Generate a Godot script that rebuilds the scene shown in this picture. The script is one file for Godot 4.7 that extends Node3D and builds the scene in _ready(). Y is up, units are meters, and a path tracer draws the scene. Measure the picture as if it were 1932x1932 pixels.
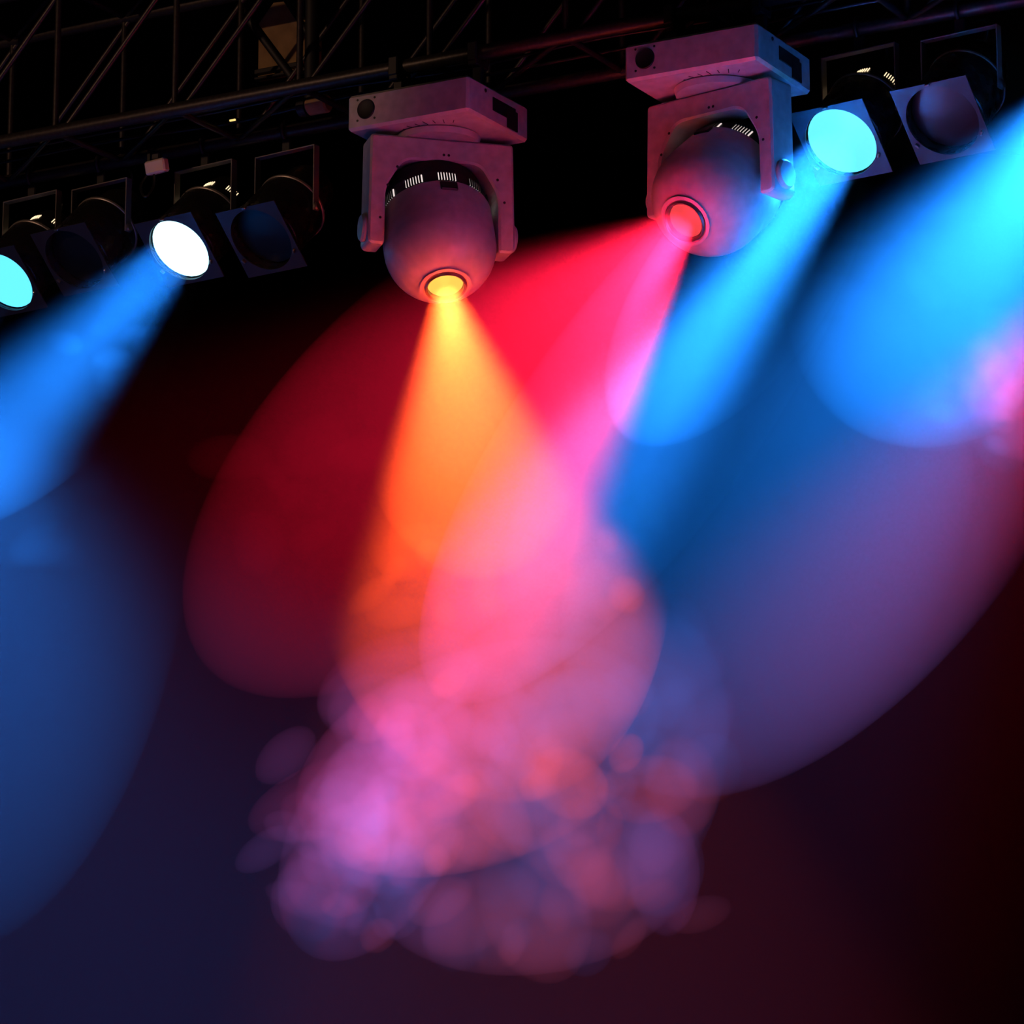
extends Node3D

# Stage lighting rig in haze: a box truss with moving heads and PAR cans, beams and drifting smoke.
# Units are metres, y is up; the camera looks towards -z and slightly up from the stage floor.

const TRUSS_DIR := Vector3(0.8711, 0.0, 0.4911)      # along the truss, to the right and towards the audience
const TRUSS_BACK := Vector3(0.4911, 0.0, -0.8711)    # across the truss, away from the audience
const TRUSS_AT := Vector3(-0.208, 4.687, 0.0)        # middle of the front lower chord
const TRUSS_WIDE := 0.34
const TRUSS_HIGH := 0.47
const TRUSS_YAW := -0.5134                           # yaw that turns +x onto TRUSS_DIR

var M := {}
var taken := {}
var rng := RandomNumberGenerator.new()


func lin(r: float, g: float, b: float) -> Color:
	return Color(r, g, b).linear_to_srgb()


func _ready() -> void:
	# ---- camera
	var cam := Camera3D.new()
	cam.name = "camera"
	add_child(cam)
	cam.position = Vector3(0.0, 1.6, 9.0)
	cam.rotation_degrees = Vector3(11.2, 0.0, 0.0)
	cam.fov = 17.5
	cam.near = 0.05
	cam.far = 60.0
	cam.current = true
	# ---- air and exposure
	var we := WorldEnvironment.new()
	we.name = "environment"
	var e := Environment.new()
	e.background_mode = Environment.BG_COLOR
	e.background_color = Color.BLACK
	e.tonemap_mode = Environment.TONE_MAPPER_LINEAR
	e.tonemap_exposure = 8.0
	e.volumetric_fog_enabled = true
	e.volumetric_fog_density = 0.00025
	e.volumetric_fog_albedo = Color(1, 1, 1)
	e.volumetric_fog_length = 30.0
	e.sdfgi_enabled = true
	e.ssao_enabled = true
	e.ssil_enabled = true
	we.environment = e
	add_child(we)
	# ---- lamps that the frame does not show: the house light over the audience and the work light behind the rig
	build_materials()
	hooded_lamp("house_lamp", "hooded lamp over the audience aimed at the rig", Vector3(-2.2, 5.9, 7.0), Vector3(0.3, 4.6, 0.2), lin(1.0, 0.72, 0.60), 0.35, 13.0, M.glow_house)
	hooded_lamp("work_lamp", "warm hooded work lamp at the side aimed at the truss", Vector3(-4.4, 4.9, 2.6), Vector3(-1.0, 4.85, -0.7), lin(1.0, 0.55, 0.34), 3.5, 15.0, M.glow_work)
	build_room()
	build_truss()
	build_heads()
	build_pars()
	build_fittings()
	build_smoke()


# ------------------------------------------------------------------ materials

func mat(nm: String, c: Color, rough: float, metal := 0.0, spec := 0.5) -> StandardMaterial3D:
	var m := StandardMaterial3D.new()
	m.resource_name = nm
	m.albedo_color = c
	m.roughness = rough
	m.metallic = metal
	m.metallic_specular = spec
	M[nm] = m
	return m


func noise_tex(freq: float, lo: float, hi: float, sd: int, size := 256) -> NoiseTexture2D:
	var n := FastNoiseLite.new()
	n.seed = sd
	n.frequency = freq
	n.fractal_octaves = 4
	var t := NoiseTexture2D.new()
	t.width = size
	t.height = size
	t.seamless = true
	t.noise = n
	var g := Gradient.new()
	g.set_color(0, Color(lo, lo, lo))
	g.set_color(1, Color(hi, hi, hi))
	t.color_ramp = g
	return t


func glow(nm: String, c: Color, energy: float) -> StandardMaterial3D:
	var m := mat(nm, Color(0.05, 0.05, 0.05), 0.3)
	m.emission_enabled = true
	m.emission = c
	m.emission_energy_multiplier = energy
	return m


func build_materials() -> void:
	var m := mat("fixture_white", Color(0.74, 0.72, 0.72), 0.42)
	m.uv1_triplanar = true
	m.uv1_scale = Vector3(3, 3, 3)
	m.albedo_texture = noise_tex(0.03, 0.86, 1.0, 3)
	m.roughness_texture = noise_tex(0.05, 0.7, 1.0, 4)
	mat("fixture_dark", Color(0.10, 0.095, 0.10), 0.5)
	mat("fixture_black", Color(0.035, 0.035, 0.04), 0.6)
	m = mat("truss_metal", Color(0.27, 0.25, 0.24), 0.42, 0.5)
	m.uv1_triplanar = true
	m.uv1_scale = Vector3(4, 4, 4)
	m.albedo_texture = noise_tex(0.06, 0.6, 1.0, 8)
	m = mat("can_black", Color(0.13, 0.12, 0.12), 0.36, 0.2)
	m.roughness_texture = noise_tex(0.04, 0.6, 1.0, 12)
	m.uv1_triplanar = true
	m.uv1_scale = Vector3(3, 3, 3)
	mat("yoke_steel", Color(0.56, 0.54, 0.52), 0.42, 0.5)
	mat("bare_steel", Color(0.52, 0.50, 0.48), 0.32, 0.8)
	mat("gel_frame", Color(0.18, 0.18, 0.20), 0.5, 0.3)
	mat("dark_lens", Color(0.03, 0.03, 0.05), 0.45)
	mat("cable_black", Color(0.06, 0.06, 0.06), 0.45)
	mat("tan_board", Color(0.62, 0.50, 0.33), 0.8).albedo_texture = noise_tex(0.02, 0.75, 1.0, 21)
	M.tan_board.uv1_triplanar = true
	M.tan_board.uv1_scale = Vector3(2, 2, 2)
	mat("pale_plastic", Color(0.80, 0.72, 0.68), 0.5)
	m = mat("drape_black", Color(0.045, 0.04, 0.045), 0.95, 0.0, 0.2)
	m.uv1_triplanar = true
	m.albedo_texture = noise_tex(0.05, 0.7, 1.0, 30)
	m = mat("ceiling_black", Color(0.09, 0.075, 0.07), 0.9, 0.0, 0.2)
	m.uv1_triplanar = true
	m.albedo_texture = noise_tex(0.04, 0.6, 1.0, 33)
	m = mat("stage_floor", Color(0.05, 0.048, 0.05), 0.85, 0.0, 0.25)
	m.uv1_triplanar = true
	m.albedo_texture = noise_tex(0.05, 0.7, 1.0, 36)
	glow("glow_blue_lens", lin(0.36, 0.82, 1.0), 0.375)
	glow("glow_cyan_lens", lin(0.10, 0.62, 1.0), 0.200)
	glow("glow_orange_lens", lin(1.0, 0.42, 0.06), 0.200)
	glow("glow_red_lens", lin(1.0, 0.06, 0.07), 0.113)
	glow("glow_slot", lin(1.0, 0.72, 0.42), 0.200)
	glow("glow_head_slot", lin(1.0, 0.84, 0.80), 0.113)
	glow("glow_indicator", lin(1.0, 0.70, 0.22), 0.150)
	glow("glow_house", lin(1.0, 0.6, 0.5), 0.250)
	glow("glow_work", lin(1.0, 0.7, 0.4), 0.250)


# ------------------------------------------------------------------ mesh helpers

func numbered(called: String) -> String:
	var k: int = taken.get(called, 0)
	taken[called] = k + 1
	return called if k == 0 else "%s_%03d" % [called, k]


func thing(called: String, label: String, category: String, at: Vector3, yaw := 0.0, group := "", kind := "") -> Node3D:
	var o := Node3D.new()
	o.name = numbered(called)
	add_child(o)
	o.position = at
	o.rotation.y = yaw
	if label:
		o.set_meta("label", label)
	if category:
		o.set_meta("category", category)
	if group:
		o.set_meta("group", group)
	if kind:
		o.set_meta("kind", kind)
	return o


func part(called: String, mesh: Mesh, m: Material, parent: Node3D, xf := Transform3D.IDENTITY, label := "") -> MeshInstance3D:
	var o := MeshInstance3D.new()
	o.name = called
	o.mesh = mesh
	o.material_override = m
	o.transform = xf
	if label:
		o.set_meta("label", label)
	parent.add_child(o, true)
	return o


func solo(called: String, mesh: Mesh, m: Material, at: Vector3, label: String, category: String, kind := "") -> MeshInstance3D:
	var o := MeshInstance3D.new()
	o.name = numbered(called)
	o.mesh = mesh
	o.material_override = m
	o.position = at
	if label:
		o.set_meta("label", label)
	if category:
		o.set_meta("category", category)
	if kind:
		o.set_meta("kind", kind)
	add_child(o)
	return o


func at(x: float, y: float, z: float, rx := 0.0, ry := 0.0, rz := 0.0) -> Transform3D:
	return Transform3D(Basis.from_euler(Vector3(rx, ry, rz)), Vector3(x, y, z))


func begin() -> SurfaceTool:
	var st := SurfaceTool.new()
	st.begin(Mesh.PRIMITIVE_TRIANGLES)
	return st


func tri(st: SurfaceTool, a: Vector3, b: Vector3, c: Vector3, out_dir: Vector3) -> void:
	var n := (c - a).cross(b - a)          # clockwise front face
	if n.dot(out_dir) < 0.0:
		var k := b
		b = c
		c = k
		n = -n
	n = n.normalized()
	for v in [a, b, c]:
		st.set_normal(n)
		st.add_vertex(v)


func quad(st: SurfaceTool, a: Vector3, b: Vector3, c: Vector3, d: Vector3, out_dir: Vector3) -> void:
	tri(st, a, b, c, out_dir)
	tri(st, a, c, d, out_dir)


# chamfered box, centred on xf
func add_box(st: SurfaceTool, size: Vector3, xf := Transform3D.IDENTITY, bevel := 0.004) -> void:
	var h := size * 0.5
	var b: float = minf(bevel, minf(h.x, minf(h.y, h.z)) * 0.8)
	var ins := h - Vector3(b, b, b)
	var o := xf.origin
	for ax in 3:
		var u := (ax + 1) % 3
		var v := (ax + 2) % 3
		for s in [-1.0, 1.0]:
			var q := []
			for w in [[-1, -1], [1, -1], [1, 1], [-1, 1]]:
				var p := Vector3.ZERO
				p[ax] = s * h[ax]
				p[u] = w[0] * ins[u]
				p[v] = w[1] * ins[v]
				q.append(xf * p)
			var nrm := Vector3.ZERO
			nrm[ax] = s
			quad(st, q[0], q[1], q[2], q[3], xf.basis * nrm)
		for su in [-1.0, 1.0]:
			for sv in [-1.0, 1.0]:
				var q := []
				for w in [-1.0, 1.0]:
					var p := Vector3.ZERO
					p[ax] = w * ins[ax]
					p[u] = su * h[u]
					p[v] = sv * ins[v]
					q.append(xf * p)
				for w in [1.0, -1.0]:
					var p := Vector3.ZERO
					p[ax] = w * ins[ax]
					p[u] = su * ins[u]
					p[v] = sv * h[v]
					q.append(xf * p)
				var nrm := Vector3.ZERO
				nrm[u] = su
				nrm[v] = sv
				quad(st, q[0], q[1], q[2], q[3], xf.basis * nrm)
	for sx in [-1.0, 1.0]:
		for sy in [-1.0, 1.0]:
			for sz in [-1.0, 1.0]:
				var s := Vector3(sx, sy, sz)
				tri(st, xf * (s * Vector3(h.x, ins.y, ins.z)), xf * (s * Vector3(ins.x, h.y, ins.z)), xf * (s * Vector3(ins.x, ins.y, h.z)), xf.basis * s)


func box(size: Vector3, bevel := 0.004) -> Mesh:
	if bevel <= 0.0:
		var b := BoxMesh.new()
		b.size = size
		return b
	var st := begin()
	add_box(st, size, Transform3D.IDENTITY, bevel)
	return st.commit()


# turned shape about z; profile holds (radius, z); neighbours that bend by less than 40 degrees are smoothed
func add_lathe(st: SurfaceTool, prof: Array, segs := 40, xf := Transform3D.IDENTITY) -> void:
	var np := prof.size()
	var sn := []
	for i in np - 1:
		var d: Vector2 = prof[i + 1] - prof[i]
		sn.append(Vector2(d.y, -d.x).normalized())     # normal as (radial, z)
	for i in np - 1:
		var n0: Vector2 = sn[i]
		var n1: Vector2 = sn[i]
		if i > 0 and sn[i - 1].dot(sn[i]) > 0.76:
			n0 = (sn[i - 1] + sn[i]).normalized()
		if i < np - 2 and sn[i + 1].dot(sn[i]) > 0.76:
			n1 = (sn[i + 1] + sn[i]).normalized()
		for k in segs:
			var a0 := TAU * k / segs
			var a1 := TAU * (k + 1) / segs
			var pts := []
			var nrs := []
			for w in [[prof[i], n0, a0], [prof[i + 1], n1, a0], [prof[i + 1], n1, a1], [prof[i], n0, a1]]:
				var c := cos(w[2])
				var s := sin(w[2])
				pts.append(xf * Vector3(w[0].x * c, w[0].x * s, w[0].y))
				nrs.append((xf.basis * Vector3(w[1].x * c, w[1].x * s, w[1].y)).normalized())
			var face: Vector3 = (pts[2] - pts[0]).cross(pts[1] - pts[0])
			if face.length_squared() < 1e-16:
				face = (pts[3] - pts[0]).cross(pts[2] - pts[0])
			var order := [0, 1, 2, 0, 2, 3]
			if face.dot(nrs[0] + nrs[1] + nrs[2]) < 0.0:
				order = [0, 2, 1, 0, 3, 2]
			for j in order:
				st.set_normal(nrs[j])
				st.add_vertex(pts[j])


func lathe(prof: Array, segs := 40) -> ArrayMesh:
	var st := begin()
	add_lathe(st, prof, segs)
	return st.commit()


func add_tube(st: SurfaceTool, pts: Array, r: float, segs := 10, cap := true) -> void:
	var n := pts.size()
	var rings := []
	var side := Vector3.ZERO
	for i in n:
		var d: Vector3 = (pts[mini(i + 1, n - 1)] - pts[maxi(i - 1, 0)]).normalized()
		if side == Vector3.ZERO:
			side = d.cross(Vector3.UP if absf(d.y) < 0.9 else Vector3.RIGHT).normalized()
		side = (side - d * side.dot(d)).normalized()
		var up := d.cross(side)
		var ring := []
		for k in segs:
			var a := TAU * k / segs
			ring.append(side * cos(a) + up * sin(a))
		rings.append(ring)
	for i in n - 1:
		for k in segs:
			var k1 := (k + 1) % segs
			var nr := [rings[i][k], rings[i + 1][k], rings[i + 1][k1], rings[i][k1]]
			var p := [pts[i] + nr[0] * r, pts[i + 1] + nr[1] * r, pts[i + 1] + nr[2] * r, pts[i] + nr[3] * r]
			var face: Vector3 = (p[2] - p[0]).cross(p[1] - p[0])
			var order := [0, 1, 2, 0, 2, 3] if face.dot(nr[0] + nr[2]) > 0.0 else [0, 2, 1, 0, 3, 2]
			for j in order:
				st.set_normal(nr[j])
				st.add_vertex(p[j])
	if cap:
		for e in [[0, 1], [n - 1, n - 2]]:
			var d: Vector3 = (pts[e[0]] - pts[e[1]]).normalized()
			for k in segs:
				tri(st, pts[e[0]], pts[e[0]] + rings[e[0]][k] * r, pts[e[0]] + rings[e[0]][(k + 1) % segs] * r, d)


func tube(pts: Array, r: float, segs := 10) -> ArrayMesh:
	var st := begin()
	add_tube(st, pts, r, segs)
	return st.commit()


func arc_pts(ctrl: Array, steps := 8) -> Array:
	var out := []
	var n := ctrl.size()
	for i in n - 1:
		var p0: Vector3 = ctrl[maxi(i - 1, 0)]
		var p1: Vector3 = ctrl[i]
		var p2: Vector3 = ctrl[i + 1]
		var p3: Vector3 = ctrl[mini(i + 2, n - 1)]
		for k in steps:
			out.append(p1.cubic_interpolate(p2, p0, p3, float(k) / steps))
	out.append(ctrl[n - 1])
	return out


# outline in xy pushed out along z from -depth/2 to depth/2, with chamfered edges
func add_extrude(st: SurfaceTool, poly: PackedVector2Array, depth: float, bevel := 0.005, xf := Transform3D.IDENTITY) -> void:
	if Geometry2D.is_polygon_clockwise(poly):
		poly.reverse()
	var n := poly.size()
	var inner := PackedVector2Array()
	for i in n:
		var d0 := (poly[i] - poly[(i + n - 1) % n]).normalized()
		var d1 := (poly[(i + 1) % n] - poly[i]).normalized()
		var n0 := Vector2(-d0.y, d0.x)
		var n1 := Vector2(-d1.y, d1.x)
		var m := (n0 + n1).normalized()
		inner.append(poly[i] + m * bevel / maxf(0.4, m.dot(n0)))
	var h := depth * 0.5
	var idx := Geometry2D.triangulate_polygon(inner)
	for s in [-1.0, 1.0]:
		for i in range(0, idx.size(), 3):
			var q := []
			for j in 3:
				q.append(xf * Vector3(inner[idx[i + j]].x, inner[idx[i + j]].y, s * h))
			tri(st, q[0], q[1], q[2], xf.basis * Vector3(0, 0, s))
		for i in n:
			var j := (i + 1) % n
			var d := (poly[j] - poly[i]).normalized()
			quad(st, xf * Vector3(poly[i].x, poly[i].y, s * (h - bevel)), xf * Vector3(poly[j].x, poly[j].y, s * (h - bevel)), xf * Vector3(inner[j].x, inner[j].y, s * h), xf * Vector3(inner[i].x, inner[i].y, s * h), xf.basis * Vector3(d.y, -d.x, s))
	for i in n:
		var j := (i + 1) % n
		var d := (poly[j] - poly[i]).normalized()
		quad(st, xf * Vector3(poly[i].x, poly[i].y, -h + bevel), xf * Vector3(poly[j].x, poly[j].y, -h + bevel), xf * Vector3(poly[j].x, poly[j].y, h - bevel), xf * Vector3(poly[i].x, poly[i].y, h - bevel), xf.basis * Vector3(d.y, -d.x, 0))


func extrude(poly: PackedVector2Array, depth: float, bevel := 0.005) -> ArrayMesh:
	var st := begin()
	add_extrude(st, poly, depth, bevel)
	return st.commit()


# corners rounded by r with a few points each
func rounded(poly: Array, radii: Array, steps := 5) -> PackedVector2Array:
	var out := PackedVector2Array()
	var n := poly.size()
	for i in n:
		var p: Vector2 = poly[i]
		var a: Vector2 = (poly[(i + n - 1) % n] - p).normalized()
		var b: Vector2 = (poly[(i + 1) % n] - p).normalized()
		var r: float = radii[i]
		if r <= 0.0:
			out.append(p)
			continue
		for k in steps + 1:
			var w := float(k) / steps
			var q0 := p + a * r
			var q1 := p + b * r
			out.append(q0.lerp(p, w).lerp(p.lerp(q1, w), w))
	return out


# square plate with a round hole, in xy, thickness along z
func ring_plate(half: float, hole: float, thick: float) -> ArrayMesh:
	var st := begin()
	var segs := 48
	var h := thick * 0.5
	for k in segs:
		var q := []
		for a in [TAU * k / segs, TAU * (k + 1) / segs]:
			var d := Vector2(cos(a), sin(a))
			q.append(d * hole)
			q.append(d * (half / maxf(absf(d.x), absf(d.y))))
		var mid: Vector2 = (q[0] + q[2]).normalized()
		for s in [-1.0, 1.0]:
			quad(st, Vector3(q[0].x, q[0].y, s * h), Vector3(q[1].x, q[1].y, s * h), Vector3(q[3].x, q[3].y, s * h), Vector3(q[2].x, q[2].y, s * h), Vector3(0, 0, s))
		quad(st, Vector3(q[0].x, q[0].y, -h), Vector3(q[2].x, q[2].y, -h), Vector3(q[2].x, q[2].y, h), Vector3(q[0].x, q[0].y, h), Vector3(-mid.x, -mid.y, 0))
		quad(st, Vector3(q[1].x, q[1].y, -h), Vector3(q[3].x, q[3].y, -h), Vector3(q[3].x, q[3].y, h), Vector3(q[1].x, q[1].y, h), Vector3(mid.x, mid.y, 0))
	return st.commit()


func spot(parent: Node3D, xf: Transform3D, c: Color, energy: float, angle: float, soft: float, size: float) -> void:
	var l := SpotLight3D.new()
	l.name = "beam"
	parent.add_child(l, true)
	l.transform = xf
	l.light_color = c
	l.light_energy = energy / 8.0
	l.spot_range = 30.0
	l.spot_attenuation = 2.0
	l.spot_angle = angle
	l.spot_angle_attenuation = soft
	l.light_size = size
	l.light_volumetric_fog_energy = 1.0
	l.shadow_enabled = true


# ------------------------------------------------------------------ room

func slab(called: String, size: Vector3, pos: Vector3, m: Material) -> void:
	solo(called, box(size, 0.002), m, pos, "", "", "structure")


func build_room() -> void:
	slab("floor", Vector3(16.4, 0.2, 18.4), Vector3(0, -0.1, 2.5), M.stage_floor)
	slab("ceiling", Vector3(16.4, 0.2, 18.4), Vector3(0, 6.6, 2.5), M.ceiling_black)
	slab("wall_front", Vector3(16.4, 6.5, 0.2), Vector3(0, 3.25, 11.6), M.drape_black)
	slab("wall_left", Vector3(0.2, 6.5, 18.0), Vector3(-8.1, 3.25, 2.5), M.drape_black)
	slab("wall_right", Vector3(0.2, 6.5, 18.0), Vector3(8.1, 3.25, 2.5), M.drape_black)


# hooded lamp on a rod from the ceiling, its opening turned towards what it lights
func hooded_lamp(called: String, label: String, pos: Vector3, aim: Vector3, c: Color, energy: float, angle: float, bulb: Material) -> void:
	var o := thing(called, label, "lamp", pos)
	part("rod", tube([Vector3(0, 0.02, 0), Vector3(0, 6.5 - pos.y, 0)], 0.012), M.cable_black, o)
	var hd := Node3D.new()
	hd.name = "hood"
	o.add_child(hd)
	hd.basis = Basis.looking_at(pos - aim, Vector3.UP)        # +z towards the aim
	part("shade", lathe([Vector2(0.0, -0.12), Vector2(0.06, -0.12), Vector2(0.15, 0.0), Vector2(0.145, 0.0), Vector2(0.055, -0.115), Vector2(0.0, -0.115)], 32), M.fixture_dark, hd)
	part("bulb", lathe([Vector2(0.0, 0.06), Vector2(0.045, 0.04), Vector2(0.06, 0.0), Vector2(0.045, -0.04), Vector2(0.0, -0.06)], 20), bulb, hd)
	spot(hd, at(0, 0, 0, 0, PI, 0), c, energy, angle, 0.5, 0.05)


# ------------------------------------------------------------------ truss

func on_truss(s: float, back: float, up: float) -> Vector3:
	return TRUSS_AT + TRUSS_DIR * s + TRUSS_BACK * back + Vector3.UP * up


func build_truss() -> void:
	var o := thing("box_truss", "dark metal box truss carrying the stage lamps", "truss", TRUSS_AT, TRUSS_YAW)
	# in the truss' own axes x runs along it, y up and z towards the audience
	var span := 3.96
	var pitch := 0.44
	for back in [0.0, TRUSS_WIDE]:
		for up in [0.0, TRUSS_HIGH]:
			part("chord", tube([Vector3(-span, up, -back), Vector3(span, up, -back)], 0.021, 20), M.truss_metal, o)
	var post := tube([Vector3(0, 0, 0), Vector3(0, TRUSS_HIGH, 0)], 0.010, 10)
	var diagonal := tube([Vector3(0, 0, 0), Vector3(pitch, TRUSS_HIGH, 0)], 0.0085, 10)
	var cross := tube([Vector3(0, 0, 0), Vector3(0, 0, -TRUSS_WIDE)], 0.010, 10)
	var lacing := tube([Vector3(0, 0, -TRUSS_WIDE), Vector3(pitch, 0, 0)], 0.008, 10)
	for k in range(-9, 10):
		var x := k * pitch - 0.03
		if absf(x) > span:
			continue
		for back in [0.0, TRUSS_WIDE]:
			part("post", post, M.truss_metal, o, at(x, 0, -back))
			if x + pitch < span:
				part("diagonal_brace", diagonal, M.truss_metal, o, at(x + 0.03, 0, -back))
		for up in [0.0, TRUSS_HIGH]:
			part("cross_bar", cross, M.truss_metal, o, at(x, up, 0))
			if x + pitch < span:
				part("lacing_bar", lacing, M.truss_metal, o, at(x, up, 0))
	for x in [-3.4, 3.4]:
		for back in [0.0, TRUSS_WIDE]:
			part("hanging_chain", tube([Vector3(x, TRUSS_HIGH, -back), Vector3(x, 6.5 - TRUSS_AT.y, -back)], 0.008, 8), M.bare_steel, o)


# ------------------------------------------------------------------ moving heads

func moving_head(label: String, base_at: Vector3, axis: Vector3, c: Color, energy: float, angle: float, soft: float, lens_glow: Material, tagged := false) -> void:
	var o := thing("moving_head_light", label, "stage light", base_at, TRUSS_YAW, "moving heads under the truss")
	# base_at is the middle of the underside of the base
	var W := 0.393
	var D := 0.34
	var H := 0.104
	var base := part("base", box(Vector3(W, H, D), 0.008), M.fixture_white, o, at(0, H * 0.5, 0))
	# fan opening on the long side, socket recess on the short side
	part("fan_opening", lathe([Vector2(0.0, 0.002), Vector2(0.024, 0.002), Vector2(0.027, 0.004), Vector2(0.029, 0.0), Vector2(0.029, -0.004)], 32), M.fixture_black, base, at(-W * 0.5 + 0.062, 0.004, D * 0.5))
	for k in 4:
		part("screw", lathe([Vector2(0.0, 0.002), Vector2(0.003, 0.0015), Vector2(0.0035, 0.0)], 10), M.fixture_dark, base, at(-W * 0.5 + 0.062 + (0.028 if k % 2 else -0.028), 0.004 + (0.03 if k < 2 else -0.03), D * 0.5))
	part("socket_panel", box(Vector3(0.004, 0.040, 0.13), 0.002), M.fixture_black, base, at(W * 0.5, 0.006, -0.03))
	part("socket_panel", box(Vector3(0.004, 0.058, 0.06), 0.002), M.fixture_black, base, at(W * 0.5 + 0.001, -0.012, -0.075))
	part("screw", lathe([Vector2(0.0, 0.003), Vector2(0.005, 0.002), Vector2(0.006, 0.0)], 12), M.fixture_dark, base, at(W * 0.5, 0.032, 0.075, 0, PI / 2))
	# clamps that hang the base from the front chord
	for x in [-0.13, 0.13]:
		var st := begin()
		add_box(st, Vector3(0.03, 0.10, 0.02), at(x, H + 0.045, 0.0), 0.003)
		add_box(st, Vector3(0.03, 0.02, 0.07), at(x, H + 0.088, 0.0), 0.003)
		add_box(st, Vector3(0.03, 0.055, 0.014), at(x, H + 0.118, 0.032), 0.003)
		add_box(st, Vector3(0.03, 0.055, 0.014), at(x, H + 0.118, -0.032), 0.003)
		part("clamp", st.commit(), M.fixture_black, o)
	# printed pan scale under the near edge of the base
	for k in 7:
		var a := deg_to_rad(-36.0 + 12.0 * k)
		part("scale_mark", box(Vector3(0.0022, 0.0012, 0.022 + 0.008 * (k % 2)), 0.0004), M.fixture_black, o, at(0.035 + 0.13 * sin(a), -0.0008, 0.0 + 0.13 * cos(a), 0, a, 0))
	part("pan_ring", lathe([Vector2(0.0, 0.0), Vector2(0.115, 0.0), Vector2(0.12, -0.004), Vector2(0.115, -0.02), Vector2(0.0, -0.02)], 40), M.fixture_white, o, at(0, 0, 0, -PI / 2))
	# yoke: its x axis lies across the beam
	var flat := Vector3(axis.x, 0, axis.z)
	var yaw := atan2(flat.x, flat.z) - TRUSS_YAW
	var tilt := atan2(-axis.y, flat.length())
	var pivot_y := -0.282
	var top := 0.262
	var low := -0.055
	var out := 0.212
	var inn := 0.165
	var poly := rounded([Vector2(-out, low), Vector2(-out + 0.006, top), Vector2(out - 0.006, top), Vector2(out, low), Vector2(inn, low), Vector2(inn - 0.002, 0.11), Vector2(inn - 0.055, 0.196), Vector2(-inn + 0.055, 0.196), Vector2(-inn + 0.002, 0.11), Vector2(-inn, low)],
		[0.02, 0.012, 0.012, 0.02, 0.008, 0.03, 0.03, 0.03, 0.03, 0.008])
	var yk := part("yoke", extrude(poly, 0.10, 0.006), M.fixture_white, o, at(0, pivot_y, 0, 0, yaw))
	for p in [Vector2(0.004, 0.215), Vector2(0.018, 0.215), Vector2(-0.13, 0.17), Vector2(-0.157, 0.115), Vector2(0.16, 0.155), Vector2(0.18, 0.09), Vector2(-0.178, 0.02)]:
		part("screw", lathe([Vector2(0.0, 0.002), Vector2(0.003, 0.0015), Vector2(0.004, 0.0)], 10), M.fixture_black, yk, at(p.x, p.y, 0.05))
	for sx in [-1.0, 1.0]:
		part("tilt_cover", lathe([Vector2(0.0, 0.012), Vector2(0.034, 0.012), Vector2(0.04, 0.006), Vector2(0.04, -0.006)], 28), M.fixture_white, yk, at(sx * out, 0.0, 0.0, 0, sx * PI / 2))
	# lamp head, turned about its tilt axis; z is the beam
	var hd := Node3D.new()
	hd.name = "lamp_head"
	o.add_child(hd, true)
	hd.transform = Transform3D(Basis(Vector3.UP, yaw), Vector3(0, pivot_y, 0)) * Transform3D(Basis(Vector3.RIGHT, tilt), Vector3.ZERO)
	var body := [Vector2(0.058, 0.196), Vector2(0.064, 0.202), Vector2(0.072, 0.199)]
	for k in 11:
		var a := deg_to_rad(66.0 - 6.6 * k)
		body.append(Vector2(0.155 * cos(a) + 0.003, 0.055 + 0.152 * sin(a)))
	body.append_array([Vector2(0.158, 0.0), Vector2(0.157, -0.055), Vector2(0.150, -0.062)])
	part("shell", lathe(body, 64), M.fixture_white, hd)
	part("collar", lathe([Vector2(0.150, -0.058), Vector2(0.150, -0.098), Vector2(0.140, -0.104)], 64), M.fixture_dark, hd)
	part("rear_cap", lathe([Vector2(0.142, -0.100), Vector2(0.138, -0.15), Vector2(0.11, -0.19), Vector2(0.0, -0.195)], 48), M.fixture_black, hd)
	# lit cooling slots round the collar, in groups
	var slot := box(Vector3(0.0042, 0.003, 0.026), 0.0)
	var rib := box(Vector3(0.005, 0.008, 0.032), 0.001)
	for g in 7:
		var mid := 90.0 + (g - 3) * 36.0
		for k in 7:
			var a := deg_to_rad(mid - 9.0 + 3.0 * k)
			part("cooling_slot", slot, M.glow_head_slot, hd, Transform3D(Basis(Vector3.BACK, a - PI / 2), Vector3(cos(a) * 0.1505, sin(a) * 0.1505, -0.078)), "glowing cooling slot")
			var b := a + deg_to_rad(1.5)
			part("cooling_rib", rib, M.fixture_dark, hd, Transform3D(Basis(Vector3.BACK, b - PI / 2), Vector3(cos(b) * 0.1515, sin(b) * 0.1515, -0.078)))
	part("latch", box(Vector3(0.05, 0.008, 0.03), 0.003), M.fixture_dark, hd, at(0, 0.158, -0.035))
	part("lens_ring", lathe([Vector2(0.051, 0.170), Vector2(0.051, 0.204), Vector2(0.056, 0.208), Vector2(0.060, 0.200)], 40), M.bare_steel, hd)
	part("lens", lathe([Vector2(0.0, 0.201), Vector2(0.050, 0.190)], 24), lens_glow, hd, Transform3D.IDENTITY, "glowing front lens")
	if tagged:
		var f := SystemFont.new()
		f.font_names = ["Droid Sans"]
		var tm := TextMesh.new()
		tm.text = "4"
		tm.font = f
		tm.font_size = 16
		tm.pixel_size = 0.0011
		tm.depth = 0.0006
		part("number", tm, M.pale_plastic, hd, Transform3D(Basis(Vector3.RIGHT, -PI / 2), Vector3(0.06, 0.1485, -0.02)))
	spot(hd, at(0, 0, 0.1955, 0, PI, 0), c, energy, angle, soft, 0.038)


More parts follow.
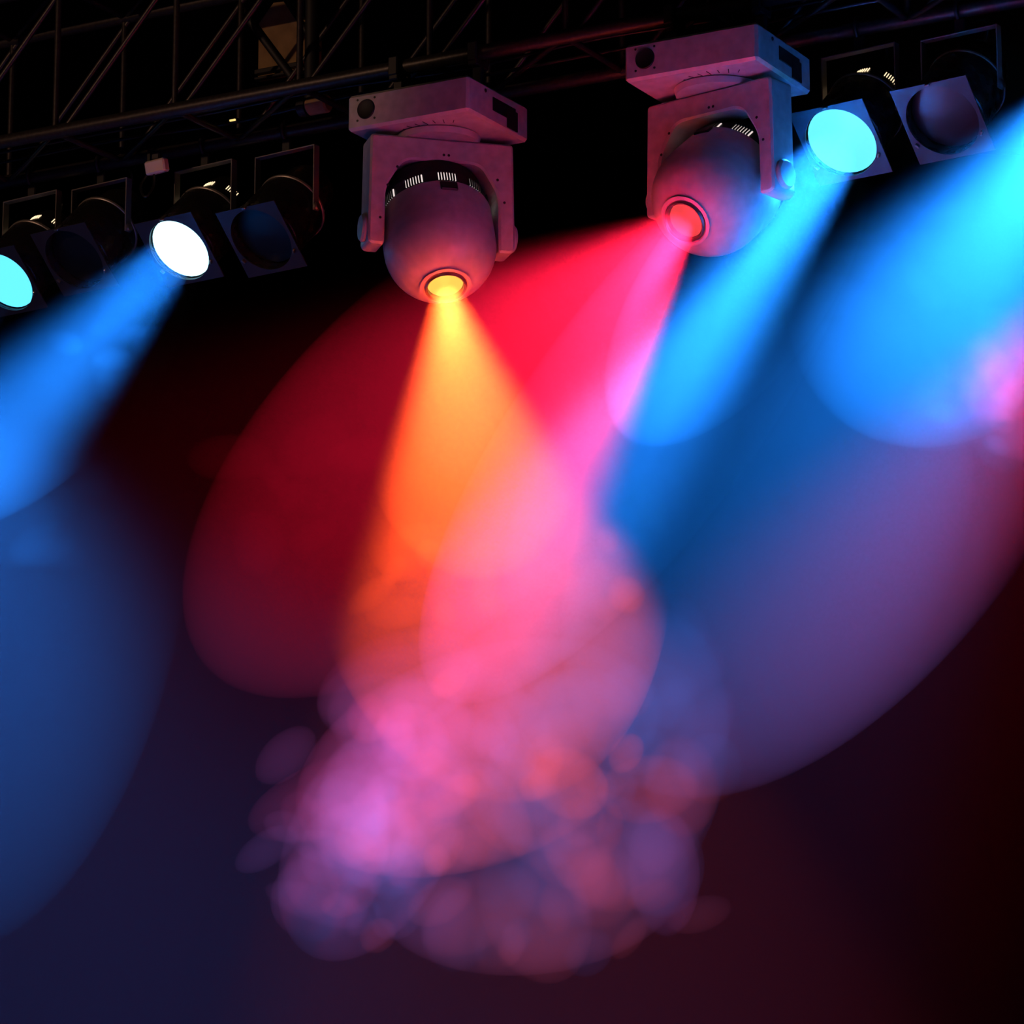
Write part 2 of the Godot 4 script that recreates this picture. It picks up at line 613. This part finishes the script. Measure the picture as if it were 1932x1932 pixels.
func build_heads() -> void:
	var orange := lin(1.0, 0.076, 0.011)
	var red := lin(1.0, 0.008, 0.045)
	moving_head("white moving head throwing the orange beam", on_truss(0.0, 0.0, -0.227), Vector3(0.12, -0.87, 0.43), orange, 760.0, 20.5, 0.35, M.glow_orange_lens)
	moving_head("white moving head turned aside, throwing the red beam", on_truss(0.877, 0.0, -0.227), Vector3(-0.50, -0.62, 0.60), red, 470.0, 20.5, 0.6, M.glow_red_lens, true)
	moving_head("white moving head past the last cyan lamp, throwing red across the rig", on_truss(2.38, 0.0, -0.227), Vector3(-0.46, -0.70, 0.53), red, 560.0, 15.0, 0.9, M.glow_red_lens)


# ------------------------------------------------------------------ PAR cans

func par_can(label: String, pivot: Vector3, axis: Vector3, lit: bool, lens_glow: Material, energy: float, angle: float) -> void:
	var flat := Vector3(axis.x, 0, axis.z)
	var yaw := atan2(flat.x, flat.z)
	var tilt := atan2(-axis.y, flat.length())
	var o := thing("par_can", label, "stage light", pivot, yaw, "par cans under the truss")
	var up := TRUSS_AT.y - pivot.y
	# yoke of flat bar, clamp over the rear chord
	var st := begin()
	for sx in [-1.0, 1.0]:
		add_box(st, Vector3(0.004, up - 0.055, 0.026), at(sx * 0.115, (up - 0.055) * 0.5 - 0.012, 0), 0.0012)
	add_box(st, Vector3(0.234, 0.004, 0.026), at(0, up - 0.066, 0), 0.0012)
	part("yoke", st.commit(), M.yoke_steel, o)
	for sx in [-1.0, 1.0]:
		part("tilt_knob", lathe([Vector2(0.0, 0.010), Vector2(0.010, 0.010), Vector2(0.014, 0.006), Vector2(0.014, 0.0), Vector2(0.006, -0.006)], 16), M.bare_steel, o, at(sx * 0.117, 0, 0, 0, sx * PI / 2))
	st = begin()
	add_box(st, Vector3(0.03, 0.042, 0.016), at(0, up - 0.046, 0), 0.003)
	add_box(st, Vector3(0.012, 0.05, 0.006), at(0, up - 0.024, -0.030), 0.001)
	var hook := []
	for k in 13:
		var a := deg_to_rad(-60.0 + 20.0 * k)
		hook.append(Vector3(0, up + 0.031 * sin(a), 0.031 * cos(a)))
	add_tube(st, hook, 0.006, 8)
	part("clamp", st.commit(), M.fixture_black, o, at(0, 0, 0, 0, TRUSS_YAW - yaw))
	# can, turned about its tilt axis; z is the beam, lens 0.15 in front of the pivot
	var cn := Node3D.new()
	cn.name = "can"
	o.add_child(cn, true)
	cn.transform = Transform3D(Basis(Vector3.RIGHT, tilt), Vector3.ZERO)
	part("barrel", lathe([Vector2(0.1045, 0.118), Vector2(0.1045, 0.150), Vector2(0.108, 0.150), Vector2(0.108, -0.035), Vector2(0.105, -0.045), Vector2(0.088, -0.058), Vector2(0.082, -0.060)], 56), M.can_black, cn)
	part("rear_housing", lathe([Vector2(0.084, -0.056), Vector2(0.082, -0.14), Vector2(0.074, -0.165), Vector2(0.05, -0.178), Vector2(0.0, -0.180)], 48), M.can_black, cn)
	part("rim_band", lathe([Vector2(0.108, 0.122), Vector2(0.1115, 0.124), Vector2(0.1115, 0.136), Vector2(0.108, 0.138)], 56), M.can_black, cn)
	part("shoulder_ring", lathe([Vector2(0.107, -0.030), Vector2(0.1105, -0.033), Vector2(0.1105, -0.040), Vector2(0.105, -0.046)], 56), M.yoke_steel, cn)
	part("gel_frame", ring_plate(0.114, 0.103, 0.004), M.gel_frame, cn, at(0, 0, 0.156))
	for k in 3:
		var a: float = [PI / 2, PI * 7 / 6, PI * 11 / 6][k]
		part("frame_clip", box(Vector3(0.014, 0.006, 0.03), 0.0015), M.bare_steel, cn, Transform3D(Basis(Vector3.BACK, a - PI / 2), Vector3(cos(a) * 0.112, sin(a) * 0.112, 0.152)))
	part("cable_tail", tube(arc_pts([Vector3(0, 0.02, -0.176), Vector3(0.02, 0.06, -0.22), Vector3(0.03, 0.10, -0.22), Vector3(0.02, 0.13, -0.16)]), 0.005, 8), M.cable_black, cn)
	if lit:
		var slot := box(Vector3(0.0026, 0.003, 0.020), 0.0)
		for g in 6:
			var mid := 60.0 * g + 2.0
			for k in 6:
				var a := deg_to_rad(mid - 12.5 + 5.0 * k + 90.0)
				part("vent_slot", slot, M.glow_slot, cn, Transform3D(Basis(Vector3.BACK, a - PI / 2), Vector3(cos(a) * 0.0826, sin(a) * 0.0826, -0.105)), "glowing vent slot")
		part("lens", lathe([Vector2(0.0, 0.154), Vector2(0.101, 0.141)], 32), lens_glow, cn, Transform3D.IDENTITY, "glowing blue lens")
		spot(cn, at(0, 0, 0.140, 0, PI, 0), lin(0.012, 0.22, 1.0), energy, angle, 0.75, 0.08)
	else:
		part("lens", lathe([Vector2(0.0, 0.13), Vector2(0.05, 0.127), Vector2(0.1, 0.118), Vector2(0.1, 0.108), Vector2(0.0, 0.106)], 48), M.dark_lens, cn, Transform3D.IDENTITY, "dark unlit lens")


func build_pars() -> void:
	var ax := Vector3(-0.424, -0.692, 0.584)
	var across := Vector3(0.15, -0.72, 0.67)
	# [along the truss, drop below the rear chord, lit, lens, energy, half angle, label]
	for p in [
		[-2.4227, 0.269, true, M.glow_blue_lens, 1100.0, 29.0, "lit blue par can past the cyan one at the far end"],
		[-1.6946, 0.260, true, M.glow_cyan_lens, 700.0, 9.0, "lit cyan par can at the far end of the row"],
		[-1.4250, 0.225, false, M.dark_lens, 0.0, 0.0, "dark par can between the two lit lamps at the far end"],
		[-1.0319, 0.249, true, M.glow_blue_lens, 520.0, 11.0, "brightest par can, its lens glaring white-blue"],
		[-0.7341, 0.257, false, M.dark_lens, 0.0, 0.0, "dark par can between the white-blue lamp and the orange moving head"],
		[1.1455, 0.248, true, M.glow_cyan_lens, 600.0, 8.0, "lit cyan par can beside the moving head with the red beam"],
		[1.4412, 0.232, false, M.dark_lens, 0.0, 0.0, "dark par can in a square frame next to two lit cyan ones"],
		[1.845, 0.215, true, M.glow_cyan_lens, 640.0, 14.5, "lit cyan par can past the dark one at the near end"],
	]:
		par_can(p[6], on_truss(p[0], TRUSS_WIDE, -p[1]), across if p[0] < -2.0 else ax, p[2], p[3], p[4], p[5])


# ------------------------------------------------------------------ cables, boxes, boards on the truss

func cable(label: String, pts: Array, r: float) -> void:
	var o := solo("cable", tube(arc_pts(pts, 7), r, 8), M.cable_black, Vector3.ZERO, label, "cable")
	o.set_meta("group", "cables along the truss")


func build_fittings() -> void:
	# board and dark pipes behind the truss
	var b := thing("tan_board", "tan board behind the truss, crossed by black pipes", "board", Vector3(-0.70, 4.98, -1.0), TRUSS_YAW)
	var st := begin()
	add_extrude(st, PackedVector2Array([Vector2(-0.115, 0.0), Vector2(0.115, 0.0), Vector2(0.115, 0.11), Vector2(0.0, 0.245), Vector2(-0.06, 0.25), Vector2(-0.115, 0.19)]), 0.018, 0.003)
	part("panel", st.commit(), M.tan_board, b)
	part("batten", box(Vector3(0.23, 0.016, 0.02), 0.002), M.fixture_black, b, at(0, 0.022, 0.019))
	part("batten", box(Vector3(0.23, 0.009, 0.02), 0.002), M.fixture_black, b, at(0, 0.0, 0.019))
	for q in [[Vector3(-0.835, 5.125, -0.80), Vector3(-0.665, 4.885, -0.78), 0.014, "black pipe slanting down across the tan board"], [Vector3(-0.735, 5.24, -0.90), Vector3(-0.60, 5.02, -0.88), 0.010, "thin black pipe along the upper edge of the tan board"], [Vector3(-0.600, 6.5, -0.52), Vector3(-0.600, 4.735, -0.52), 0.022, "thick black upright pipe beside the tan board"]]:
		var o := solo("pipe", tube([q[0], q[1]], q[2], 14), M.fixture_black, Vector3.ZERO, q[3], "pipe")
		o.set_meta("group", "black pipes behind the truss")
	# small tan reel with a black end between the chords
	var rl := thing("cable_reel", "small tan reel with a black end between the truss tubes", "reel", Vector3(-0.60, 4.700, -0.455), TRUSS_YAW)
	part("drum", lathe([Vector2(0.0, -0.036), Vector2(0.022, -0.036), Vector2(0.028, -0.03), Vector2(0.028, 0.03), Vector2(0.022, 0.036), Vector2(0.0, 0.036)], 24), M.tan_board, rl, at(0.03, 0, 0, 0, PI / 2))
	part("end_cap", lathe([Vector2(0.0, -0.014), Vector2(0.027, -0.014), Vector2(0.029, 0.0), Vector2(0.027, 0.012), Vector2(0.0, 0.012)], 24), M.fixture_black, rl, at(-0.02, 0, 0, 0, PI / 2))
	# cables lying along the truss
	for q in [[0.075, 0.044, 0.006, "black cable lying just behind the front truss tube"], [0.12, 0.038, 0.008, "thick black cable lying in the middle of the truss"], [0.15, 0.032, 0.005, "thin black cable between the two lower truss tubes"], [0.26, 0.040, 0.006, "black cable lying just before the rear truss tube"]]:
		var pts := []
		for k in 10:
			var x := -2.0 + 0.44 * k + 0.23
			pts.append(on_truss(x, q[0] + 0.012 * sin(k * 2.1 + q[0] * 40.0), q[1] + (0.0 if k % 2 else -0.008)))
		cable(q[3], pts, q[2])
	cable("cable hanging in a loop under the pale connector box", [Vector3(-1.115, 4.575, -0.75), Vector3(-1.125, 4.53, -0.70), Vector3(-1.115, 4.49, -0.67), Vector3(-1.10, 4.485, -0.66), Vector3(-1.085, 4.52, -0.68), Vector3(-1.09, 4.575, -0.74)], 0.004)
	# pale connector box and indicator lamp on the rear chord
	var cb := thing("connector_box", "pale plastic connector box hanging under the rear truss tube", "box", Vector3(-1.085, 4.609, -0.765), TRUSS_YAW)
	part("case", box(Vector3(0.074, 0.042, 0.03), 0.005), M.pale_plastic, cb, at(0, 0, 0, 0.2, 0, 0.06))
	part("plug", box(Vector3(0.03, 0.022, 0.022), 0.004), M.fixture_dark, cb, at(0.0, 0.03, 0.0))
	part("strap", box(Vector3(0.012, 0.05, 0.006), 0.001), M.fixture_black, cb, at(-0.03, 0.035, 0.0))
	var il := thing("indicator_lamp", "tiny warm indicator lamp on the rear truss tube", "lamp", Vector3(-0.842, 4.712, -0.628), TRUSS_YAW)
	part("housing", box(Vector3(0.030, 0.014, 0.012), 0.002), M.fixture_black, il, at(0, 0, -0.004))
	part("light_strip", box(Vector3(0.020, 0.005, 0.004), 0.0), M.glow_indicator, il, at(0, 0, 0.004))


# ------------------------------------------------------------------ smoke

# long: drifts drawn out along a beam, [middle, direction, half length, radius, density]; blobs: [middle, reach, sets of puffs]
func bank(label: String, long: Array, blobs: Array) -> void:
	var home: Vector3 = blobs[0][0]
	var o := thing("smoke_cloud", label, "smoke", home, 0.0, "", "stuff")
	for b in long:
		var fm := FogMaterial.new()
		fm.density = b[4]
		fm.albedo = Color(0.96, 0.96, 0.96)
		var f := FogVolume.new()
		f.name = "drift"
		f.shape = RenderingServer.FOG_VOLUME_SHAPE_ELLIPSOID
		f.size = Vector3(b[3] * 2.0, b[2] * 2.0, b[3] * 2.0)
		f.material = fm
		o.add_child(f, true)
		f.transform = Transform3D(Basis(Quaternion(Vector3.UP, b[1])), b[0] - home)
	var mats := {}
	for b in blobs:
		var c: Vector3 = b[0]
		var rad: Vector3 = b[1]
		var set: Array = b[2]       # [count, smallest radius, largest radius, stretch, density of a middling puff]
		for k in set[0]:
			var r: float = set[1] * pow(set[2] / set[1], pow(rng.randf(), 1.4))
			var dense := snappedf(set[4] * pow(0.06 / r, 0.4), 0.001)
			if not mats.has(dense):
				var fm := FogMaterial.new()
				fm.density = dense
				fm.albedo = Color(0.96, 0.96, 0.96)
				mats[dense] = fm
			var f := FogVolume.new()
			f.name = "puff"
			f.shape = RenderingServer.FOG_VOLUME_SHAPE_ELLIPSOID
			f.size = 2.0 * r * Vector3(rng.randf_range(1.2, set[3]), rng.randf_range(0.7, 1.05), rng.randf_range(0.9, 1.4))
			f.material = mats[dense]
			f.rotation = Vector3(rng.randf() * TAU, rng.randf() * TAU, rng.randf() * TAU)
			var d := Vector3(rng.randfn(), rng.randfn(), rng.randfn()) * 0.5
			f.position = c + d.limit_length(1.25) * rad - home
			o.add_child(f, true)


func build_smoke() -> void:
	rng.seed = 31
	bank("coloured smoke drifting and rolling through the beams below the truss", [
		[Vector3(-0.114, 3.565, 0.315), Vector3(0.123, -0.890, 0.440), 0.48, 0.30, 0.0100],
		[Vector3(-0.072, 3.263, 0.464), Vector3(0.123, -0.890, 0.440), 0.82, 0.48, 0.0070],
		[Vector3(0.139, 3.652, 0.935), Vector3(-0.501, -0.622, 0.602), 0.62, 0.28, 0.0080],
		[Vector3(-0.092, 3.366, 1.212), Vector3(-0.501, -0.622, 0.602), 1.08, 0.40, 0.0050],
		[Vector3(0.588, 3.837, 0.775), Vector3(-0.424, -0.692, 0.584), 0.70, 0.23, 0.0440],
		[Vector3(0.367, 3.477, 1.078), Vector3(-0.424, -0.692, 0.584), 1.22, 0.28, 0.0260],
		[Vector3(1.136, 3.858, 1.102), Vector3(-0.424, -0.692, 0.584), 0.72, 0.41, 0.0270],
		[Vector3(0.848, 3.387, 1.499), Vector3(-0.424, -0.692, 0.584), 1.40, 0.50, 0.0070],
		[Vector3(-1.309, 3.836, -0.294), Vector3(-0.424, -0.692, 0.584), 0.70, 0.24, 0.0140],
		[Vector3(0.532, 3.077, 1.450), Vector3(-0.424, -0.692, 0.584), 0.75, 0.50, 0.0035],
		[Vector3(-1.361, 3.126, -0.100), Vector3(0.196, 0.981, 0.000), 0.95, 0.44, 0.0030],
		[Vector3(-0.078, 2.499, 1.650), Vector3(0.940, 0.329, 0.094), 0.42, 0.24, 0.0160],
		[Vector3(-0.299, 2.293, 1.950), Vector3(0.447, 0.894, 0.000), 0.28, 0.17, 0.0120],
		[Vector3(0.258, 2.480, 1.800), Vector3(0.196, 0.981, 0.000), 0.34, 0.21, 0.0090],
		[Vector3(0.038, 2.203, 1.950), Vector3(0.995, 0.100, 0.000), 0.34, 0.20, 0.0100],
	], [
		[Vector3(-0.089, 2.511, 1.650), Vector3(0.353, 0.212, 0.600), [50, 0.035, 0.12, 2.4, 0.015]],
		[Vector3(-0.310, 2.315, 1.950), Vector3(0.202, 0.214, 0.550), [34, 0.03, 0.1, 2.4, 0.015]],
		[Vector3(0.270, 2.480, 1.800), Vector3(0.207, 0.254, 0.550), [24, 0.035, 0.115, 2.4, 0.012]],
		[Vector3(0.038, 2.155, 2.000), Vector3(0.300, 0.167, 0.500), [20, 0.035, 0.115, 2.4, 0.012]],
		[Vector3(0.190, 3.168, 0.850), Vector3(0.251, 0.238, 0.500), [16, 0.03, 0.09, 2.4, 0.01]],
		[Vector3(-0.238, 3.069, 0.650), Vector3(0.216, 0.135, 0.450), [14, 0.025, 0.08, 2.4, 0.012]],
		[Vector3(-0.508, 3.107, 1.300), Vector3(0.138, 0.225, 0.500), [8, 0.03, 0.08, 2.4, 0.004]],
		[Vector3(1.071, 3.729, 1.000), Vector3(0.250, 0.316, 0.350), [12, 0.03, 0.07, 2.4, 0.012]],
		[Vector3(1.089, 3.328, 1.720), Vector3(0.155, 0.119, 0.280), [30, 0.025, 0.08, 2.4, 0.02]],
		[Vector3(-1.180, 3.910, -0.400), Vector3(0.200, 0.200, 0.300), [12, 0.03, 0.07, 2.4, 0.012]],
		[Vector3(-1.323, 3.370, -0.200), Vector3(0.299, 0.478, 0.400), [8, 0.04, 0.09, 2.2, 0.004]],
	])
